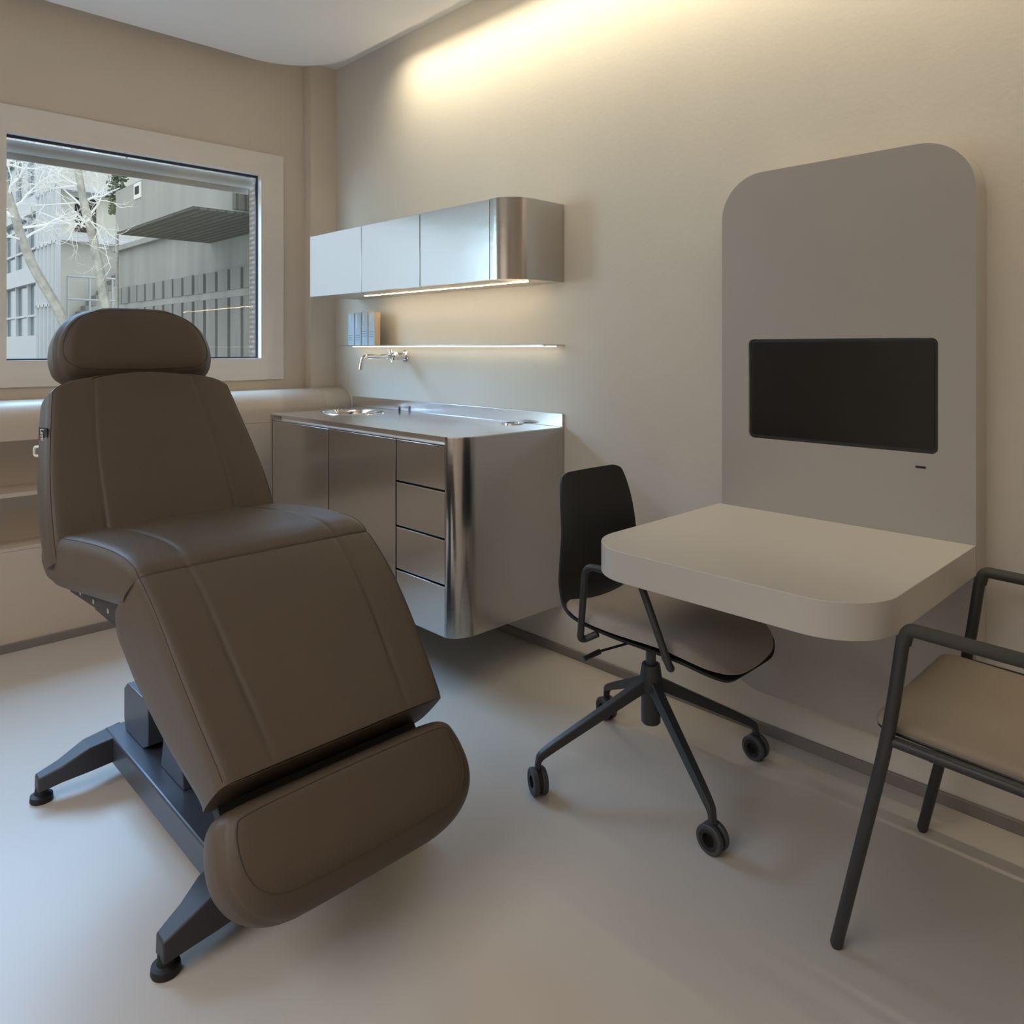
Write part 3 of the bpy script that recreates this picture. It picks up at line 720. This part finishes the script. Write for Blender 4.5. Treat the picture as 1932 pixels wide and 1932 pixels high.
def seat_pad():
    bm = bmesh.new(); st = catmull([(2.360, .462, .155, .010), (2.368, .459, .178, .020), (2.392, .451, .194, .030), (2.45, .440, .2045, .037), (2.55, .435, .2065, .040), (2.68, .437, .206, .040), (2.76, .433, .197, .036), (2.81, .420, .170, .026), (2.838, .406, .128, .014), (2.846, .399, .10, .006)], 6)
    ncol = 24; A = []; Bq = []
    for i, (x, z, w_, t) in enumerate(st):
        ra, rb_ = [], []
        for k in range(ncol+1):
            q = -1+2*k/ncol; l = 0.030*abs(q)**2.2*(0.5+0.5*min(1, (2.84-x)/0.12))
            e = (1-abs(q)**6)**0.5
            ra.append(bm.verts.new((x, OY+q*w_, z+l+t*e))); rb_.append(bm.verts.new((x, OY+q*w_, z+l)))
        A.append(ra); Bq.append(rb_)
    for G_ in (A, Bq):
        for i in range(len(G_)-1):
            for k in range(ncol): bm.faces.new((G_[i][k], G_[i][k+1], G_[i+1][k+1], G_[i+1][k]))
    n = len(A)
    for i in (0, n-1):
        for k in range(ncol): bm.faces.new((A[i][k], A[i][k+1], Bq[i][k+1], Bq[i][k]))
    bmesh.ops.remove_doubles(bm, verts=bm.verts, dist=0.0001)
    return bm
link('seat_pad', seat_pad(), 'fabric', oc, angle=50)
for sg in (-1, 1):
    ya = OY+sg*0.226; yi = OY+sg*0.198
    P = fillet([(2.495, yi-sg*0.006, 0.444), (2.466, yi+sg*0.012, 0.426), (2.462, ya, 0.430), (2.480, ya, 0.632), (2.655, ya, 0.638), (2.748, ya, 0.439), (2.742, yi+sg*0.012, 0.430), (2.71, yi-sg*0.006, 0.444)], [0.015, 0.022, 0.03, 0.03, 0.022, 0.015], 6)
    link('armrest', tube(P, 0.0095, seg=12), 'tube', oc)
link('seat_bracket', B(((OX-0.07, OY-0.075, 0.408), (OX+0.12, OY+0.075, 0.424))), 'blackpl', oc, bevel=0.004)
link('gas_lift', lathe([(0.0145, 0.30), (0.0145, 0.401), (0, 0.401)], (OX, OY, 0), seg=24), 'metalgrey', oc)
link('hub', lathe([(0, 0.150), (0.024, 0.150), (0.027, 0.154), (0.028, 0.24), (0.034, 0.255), (0.030, 0.29), (0.0265, 0.312), (0.0255, 0.318), (0.018, 0.318), (0.0146, 0.312), (0, 0.312)], (OX, OY, 0), seg=32), 'tube', oc)
link('height_lever', tube([(OX-0.01, OY-0.03, 0.392), (OX-0.05, OY-0.16, 0.385), (OX-0.062, OY-0.19, 0.380)], [0.0035, 0.0035, 0.0035], bm=tube([(OX-0.052, OY-0.166, 0.384), (OX-0.068, OY-0.215, 0.373)], [0.0075, 0.0065], seg=10), seg=8), 'blackpl', oc)
cax = {0: (-0.30, 0.95), 1: (0.06, 1.0), 2: (0.10, 1.0), 3: (0.30, 0.95)}
cax[0] = (0.45, 0.89)
for i, ang in enumerate((-118.7, -29.0, 60.5, 150.5)):
    a = math.radians(ang); d = Vector((math.cos(a), math.sin(a), 0)); s = Vector((-d.y, d.x, 0)); o = Vector((OX, OY, 0))
    RL = 0.338
    cl = smooth_path([(0.012, 0, 0.262), (0.06, 0, 0.238), (0.14, 0, 0.198), (0.24, 0, 0.148), (0.31, 0, 0.112), (0.332, 0, 0.096), (RL, 0, 0.072), (RL, 0, 0.052)], 4)
    rings = []
    n = len(cl)
    for k, p in enumerate(cl):
        t = k/(n-1)
        q0, q1 = cl[max(k-1, 0)], cl[min(k+1, n-1)]; tg_ = (q1-q0).normalized(); nn = Vector((-tg_.z, 0, tg_.x))
        hh = (0.034*(1-t)+0.011*t) if t < 0.75 else 0.0105; hh = max(hh*0.62, 0.0085); ww = 0.017*(1-t)+0.009*t
        c = o+d*p.x+Vector((0, 0, p.z)); up_ = d*nn.x+Vector((0, 0, nn.z))
        rings.append([c+s*ww-up_*hh*0.6, c+s*ww*0.8+up_*hh, c-s*ww*0.8+up_*hh, c-s*ww-up_*hh*0.6])
    link('base_leg', loft_boxes(rings), 'tube', oc, angle=50, bevel=0.003)
    # castor: two hollow wheels on a hub
    ax = Vector(cax[i]+(0,)).normalized(); tr = Vector((ax.y, -ax.x, 0))
    cw = o+d*RL+Vector((0, 0, 0.0355))-tr*(0.0 if i != 1 else 0.0)
    fork = lathe([(0.0355*0.74, -0.0045), (0.0355*0.74, 0.0045), (0.016, 0.0045), (0.016, -0.0045)], cw, ax, 28, closed=True)
    tube([o+d*RL+Vector((0, 0, 0.058)), o+d*RL+Vector((0, 0, 0.072))], 0.010, fork)
    ca = link('castor', fork, 'blackpl', oc)
    for sg in (-1, 1):
        c = cw+ax*sg*0.0125
        link('wheel', lathe([(0.0255, -0.0075), (0.033, -0.0075), (0.0355, -0.005), (0.0355, 0.005), (0.033, 0.0075), (0.0255, 0.0075)], c, ax, 32, closed=True), 'tyre', ca)
        link('wheel_rim', lathe([(0.0165, -0.0065), (0.0252, -0.0065), (0.0252, 0.0065), (0.0165, 0.0065)], c, ax, 32, closed=True), 'blackpl', ca)

# ================================================================== VISITOR CHAIR
vc = thing('visitor_chair', 'dark tubular armchair with beige seat at the right edge of the room', 'chair', (3.45, -0.43, 0))
VY = -0.43
for sg in (-1, 1):
    yl_ = VY+sg*0.262
    P = fillet([(3.157, yl_, 0.008), (3.258, yl_, 0.47), (3.284, yl_, 0.665)], 0.10, 8)
    link('front_leg', tube([(3.1555, yl_, 0.0)]+P, [0.008]+[0.0125]*len(P), seg=14), 'tube', vc)
    P = fillet([(3.285, yl_, 0.655), (3.292, yl_, 0.684), (3.70, yl_, 0.674), (3.735, yl_, 0.655)], [0.018, 0.05], 8)
    link('armrest', tube(P, 0.0148, seg=14, flat=(1.15, 0.85)), 'armpad', vc)
    P = fillet([(3.73, yl_, 0.66), (3.70, yl_, 0.45), (3.80, yl_, 0.0)], 0.10, 8)
    link('rear_leg', tube(P, 0.0115, seg=14), 'tube', vc)
    link('side_rail', tube([(3.252, yl_+sg*-0.004, 0.458), (3.712, yl_+sg*-0.004, 0.446)], 0.0105, seg=12), 'tube', vc)
link('cross_rail', tube([(3.33, VY-0.255, 0.4505), (3.33, VY+0.255, 0.4505)], 0.009, seg=12), 'tube', vc)
link('cross_rail', tube([(3.64, VY-0.255, 0.4425), (3.64, VY+0.255, 0.4425)], 0.009, seg=12), 'tube', vc)
def slab(x0, x1, hy, z0, t, r, bev, dz=-0.02):
    o = rrect(x0, VY-hy, x1, VY+hy, r, n=10); bm = bmesh.new(); rings = []
    cx_, cy_ = (x0+x1)/2, VY
    for f, z in ((0, 0), (0, t*0.35), (bev*0.3, t*0.75), (bev, t), (bev*3.5, t*1.06), (bev*9, t*1.10)):
        kx = 1-2*f/(x1-x0); ky = 1-f/hy
        rings.append([bm.verts.new((cx_+(x-cx_)*kx, cy_+(y-cy_)*ky, z0+z+dz*(x-x0)/(x1-x0))) for x, y in o])
    n = len(o)
    for a, b in zip(rings, rings[1:]):
        for k in range(n): bm.faces.new((a[k], a[(k+1) % n], b[(k+1) % n], b[k]))
    bm.faces.new(rings[0][::-1]); bm.faces.new(rings[-1]); return bm
link('seat_board', slab(3.214, 3.675, 0.232, 0.4605, 0.006, (0.04, 0.04, 0.04, 0.03), 0.002), 'blackpl', vc, angle=60)
link('seat_cushion', slab(3.212, 3.675, 0.232, 0.4668, 0.014, (0.04, 0.04, 0.04, 0.03), 0.007), 'fabric2', vc, angle=60)
bkm = bmesh.new(); rr_ = rrect(VY-0.235, 0.50, VY+0.235, 0.86, 0.05)
link('backrest', prism(rr_, 3.735, 3.76, 'x', bkm), 'fabric2', vc, bevel=0.006)
for sg in (-1, 1): link('back_post', tube([(3.738, VY+sg*0.262, 0.655), (3.765, VY+sg*0.245, 0.80)], 0.0105, seg=12), 'tube', vc)

# ================================================================== OUTSIDE
struct(link('ground', B(((-60, -25, -3.2), (-0.35, 30, -3.0))), 'ground', smooth=False))
# brick pier beside the window, part of the house wall outside
bp_ = thing('brick_pier', 'narrow brick pier at the right edge of the window view', 'pier', (-7.1, 3.2, -3))
link('pier_body', B(((-7.2, 2.86, -3.0), (-7.0, 3.5, 7.0))), 'brick', bp_, smooth=False)
# concrete building with slotted panels and a box hanging over
YBD = 3.775
cb = thing('concrete_building', 'grey concrete building with slotted panels and overhanging box outside the window', 'building', (-13, 6, -3))
link('facade_wall', B(((-17.0, YBD+0.12, -3.0), (-4.0, YBD+5, 3.72))), 'concrete', cb, smooth=False)
link('upper_block', B(((-11.13, YBD+0.1, 3.721), (-4.0, YBD+5, 8.2))), 'concrete', cb, smooth=False)
link('string_course', B(((-17.0, YBD+0.02, 2.17), (-4.0, YBD+0.119, 2.31))), 'concrete', cb, smooth=False)
link('foot_course', B(((-17.0, YBD+0.02, -3.0), (-4.0, YBD+0.119, -0.6))), 'concrete', cb, smooth=False)
link('parapet', B(((-17.05, YBD-0.01, 3.66), (-11.2, YBD+0.12, 3.78))), 'concrete', cb, smooth=False)
sp_ = 0.572
bmc, bmd = bmesh.new(), bmesh.new()
box(bmd, (-17.0, YBD+0.10, -0.6), (-4.0, YBD+0.119, 2.7))
link('slot_backing', bmd, 'slot', cb, smooth=False)
for k in range(21):
    x0 = -17.0+0.06+k*sp_ + 0.02; rnd = random.Random(k)
    dy = rnd.uniform(-0.01, 0.01)
    link('cladding_panel', B(((x0+0.07, YBD+0.0+dy, 2.31), (x0+sp_-0.06, YBD+0.099, 2.705+rnd.uniform(-0.01, 0.01)))), 'concrete2', cb, smooth=False)
    link('cladding_panel', B(((x0+0.07, YBD+0.0+dy, -0.6), (x0+sp_-0.06, YBD+0.099, 2.165))), 'concrete2', cb, smooth=False)
ZBX = 3.31
ob_ = link('overhanging_box', B(((-11.19, 2.15, ZBX+0.03), (-7.55, YBD+0.1, 4.10))), 'concrete', cb, smooth=False)
link('soffit', B(((-11.17, 2.17, ZBX), (-7.57, YBD+0.1, ZBX+0.029))), 'soffit', cb, smooth=False)
link('vent', B(((-10.17, 2.135, 3.80), (-9.82, 2.149, 4.07))), 'white', ob_, smooth=False)
link('vent_opening', B(((-10.10, 2.128, 3.875), (-9.90, 2.1349, 4.01))), 'slot', ob_, smooth=False)
link('side_recess', B(((-7.5499, 2.75, ZBX+0.06), (-7.50, YBD+0.1, 3.86))), 'soffit', ob_, smooth=False)
struct(link('reflection_wall', B(((-24, -30, -3.0), (-18, -6.0, 9.0))), 'bandw', smooth=False))  # unseen pale wall added so the steel doors reflect less bright sky
# glazed office building at left
gb = thing('office_building', 'glass office block with white bands behind the left tree', 'building', (-26, 5, -3))
YG = 2.775
link('glass_wall', B(((-34, YG+0.1, -3.0), (-19.9, YG+0.35, 7.5))), 'glassb', gb, smooth=False)
for z0, z1 in ((5.0, 5.47), (3.03, 3.52), (0.7, 1.56), (6.9, 7.4), (-2.0, -1.2)):
    link('floor_band', B(((-34, YG-0.05, z0), (-19.9, YG+0.10, z1))), 'bandw', gb, smooth=False)
bm = bmesh.new()
for x in [-19.95-1.55*k for k in range(9)]: box(bm, (x-0.05, YG+0.02, -3), (x+0.05, YG+0.099, 7.4))
for z in (4.0, 2.1, 4.7): box(bm, (-34, YG+0.03, z), (-19.9, YG+0.099, z+0.06))
link('mullions', bm, 'bandw', gb, smooth=False)
bm = bmesh.new()
for k in range(6): box(bm, (-19.9+k*0.42, YG-0.1+0.0*k, -3), (-19.84+k*0.42, YG+0.0, 6.5))
for z in (0.6, 2.3, 3.9, 5.3): box(bm, (-19.9, YG-0.1, z), (-17.75, YG, z+0.07))
link('glazing_frame', bm, 'bandw', gb, smooth=False)
# pale building with stair behind
sb = thing('stair_building', 'pale rendered building with outside stairs between the other two', 'building', (-28, 7, -3))
link('rear_wall', B(((-37, 4.45, -3), (-35.2, 15, 14))), 'beige', sb, smooth=False)
link('upper_ledge', B(((-35.2, 4.5, 6.1), (-34.6, 15, 6.4))), 'bandw', sb, smooth=False)
link('upper_ledge', B(((-35.2, 4.5, 8.4), (-34.6, 15, 8.6))), 'bandw', sb, smooth=False)
link('lower_ledge', B(((-35.2, 4.5, 2.2), (-34.3, 15, 2.4))), 'bandw', sb, smooth=False)
bm = bmesh.new()
for k in range(12): box(bm, (-35.2, 7.2+k*0.22, 2.4+k*0.25), (-34.4, 7.42+k*0.22, 2.65+k*0.25))
link('stair_flight', bm, 'concrete2', sb, smooth=False)
link('wall_opening', B(((-35.24, 7.4, 6.6), (-35.19, 8.3, 8.2))), 'slot', sb, smooth=False)
rl = thing('stair_railing', 'white pipe railing in front of the pale stair building', 'railing', (-22, 5, -3))
bm = bmesh.new()
for z in (3.40, 2.70): tube([(-22, 3.95, z), (-22, 5.9, z)], 0.035, bm, seg=6)
for y in (3.95, 4.55, 5.2, 5.9): tube([(-22, y, -3), (-22, y, 3.4)], 0.03, bm, seg=6)
link('rails', bm, 'bandw', rl)
# bare trees
def tree(name, label, trunk, seed, nbr, spread, bias=0.0):
    rnd = random.Random(seed)
    t = thing(name, label, 'tree', tuple(trunk[0]), 'bare trees outside the window')
    P = smooth_path(trunk, 5); n = len(P)
    link('trunk', tube(P, [0.085*(1-0.55*i/(n-1)) for i in range(n)], seg=10), 'bark', t)
    bm = bmesh.new()
    def branch(p, d, l, r, lev):
        pts = [p]; q = p.copy(); dd = d.normalized()
        m = 4
        for _ in range(m):
            dd = (dd+Vector((rnd.gauss(0, .22), rnd.gauss(0, .22), rnd.gauss(0.02, .22)))).normalized()
            q = q+dd*l/m; pts.append(q.copy())
        tube(pts, [r*(1-0.7*i/m) for i in range(m+1)], bm, seg=4 if lev else 5)
        if lev < 3:
            for _ in range(rnd.randint(3, 4)):
                k = rnd.randint(1, m); nd = (dd+Vector((rnd.gauss(0, .8), rnd.gauss(0, .8), rnd.gauss(0.0, .7)))).normalized()
                branch(pts[k], nd, l*rnd.uniform(.45, .7), r*0.5, lev+1)
    for _ in range(nbr):
        k = rnd.randint(int(n*0.55), n-1); a = rnd.uniform(0, 2*PI)
        branch(P[k], Vector((math.cos(a)*0.6, math.sin(a)+bias, rnd.uniform(-0.25, 0.6))), rnd.uniform(.6, 1.1)*spread, 0.019, 0)
    link('branches', bm, 'twig', t)
    return t
tree('bare_tree', 'leaning pale bare tree at the left side of the window view', [(-8.0, 1.5, -3.0), (-8.0, 0.95, 0.2), (-8.0, 0.56, 1.55), (-8.0, 0.167, 2.36), (-8.0, -0.06, 3.10), (-8.0, -0.20, 3.65), (-8.0, -0.32, 4.4)], 3, 24, 0.85)
tree('bare_tree', 'straighter pale bare tree just left of the concrete building', [(-8.0, 1.75, -3.0), (-8.0, 1.22, 0.9), (-8.0, 1.084, 1.79), (-8.0, 0.946, 2.63), (-8.0, 0.797, 3.29), (-8.0, 0.711, 3.82), (-8.0, 0.60, 4.5)], 11, 24, 0.72, -0.55)
# ivy column behind the overhanging box
iv = bmesh.new(); rnd = random.Random(5)
for _ in range(420):
    c = Vector((-12.5+rnd.uniform(-.3, .3), 2.55+rnd.uniform(-.12, .12), rnd.uniform(3.9, 5.0))); s_ = 0.05
    u_ = Vector((rnd.gauss(0, 1), rnd.gauss(0, 1), rnd.gauss(0, 1))).normalized(); v_ = u_.orthogonal().normalized()
    vs = [iv.verts.new(c+u_*s_), iv.verts.new(c+v_*s_*0.6), iv.verts.new(c-u_*s_), iv.verts.new(c-v_*s_*0.6)]; iv.faces.new(vs)
iv_ = thing('ivy_plant', 'green ivy strand hanging above the left end of the concrete box', 'plant', (-12.5, 2.55, -3.0))
link('ivy_leaves', iv, 'leaf', iv_, smooth=False)['kind'] = 'stuff'
link('ivy_stem', tube([(-12.5, 2.55, -3.0), (-12.5, 2.55, 5.0)], 0.03, seg=6), 'bark', iv_)
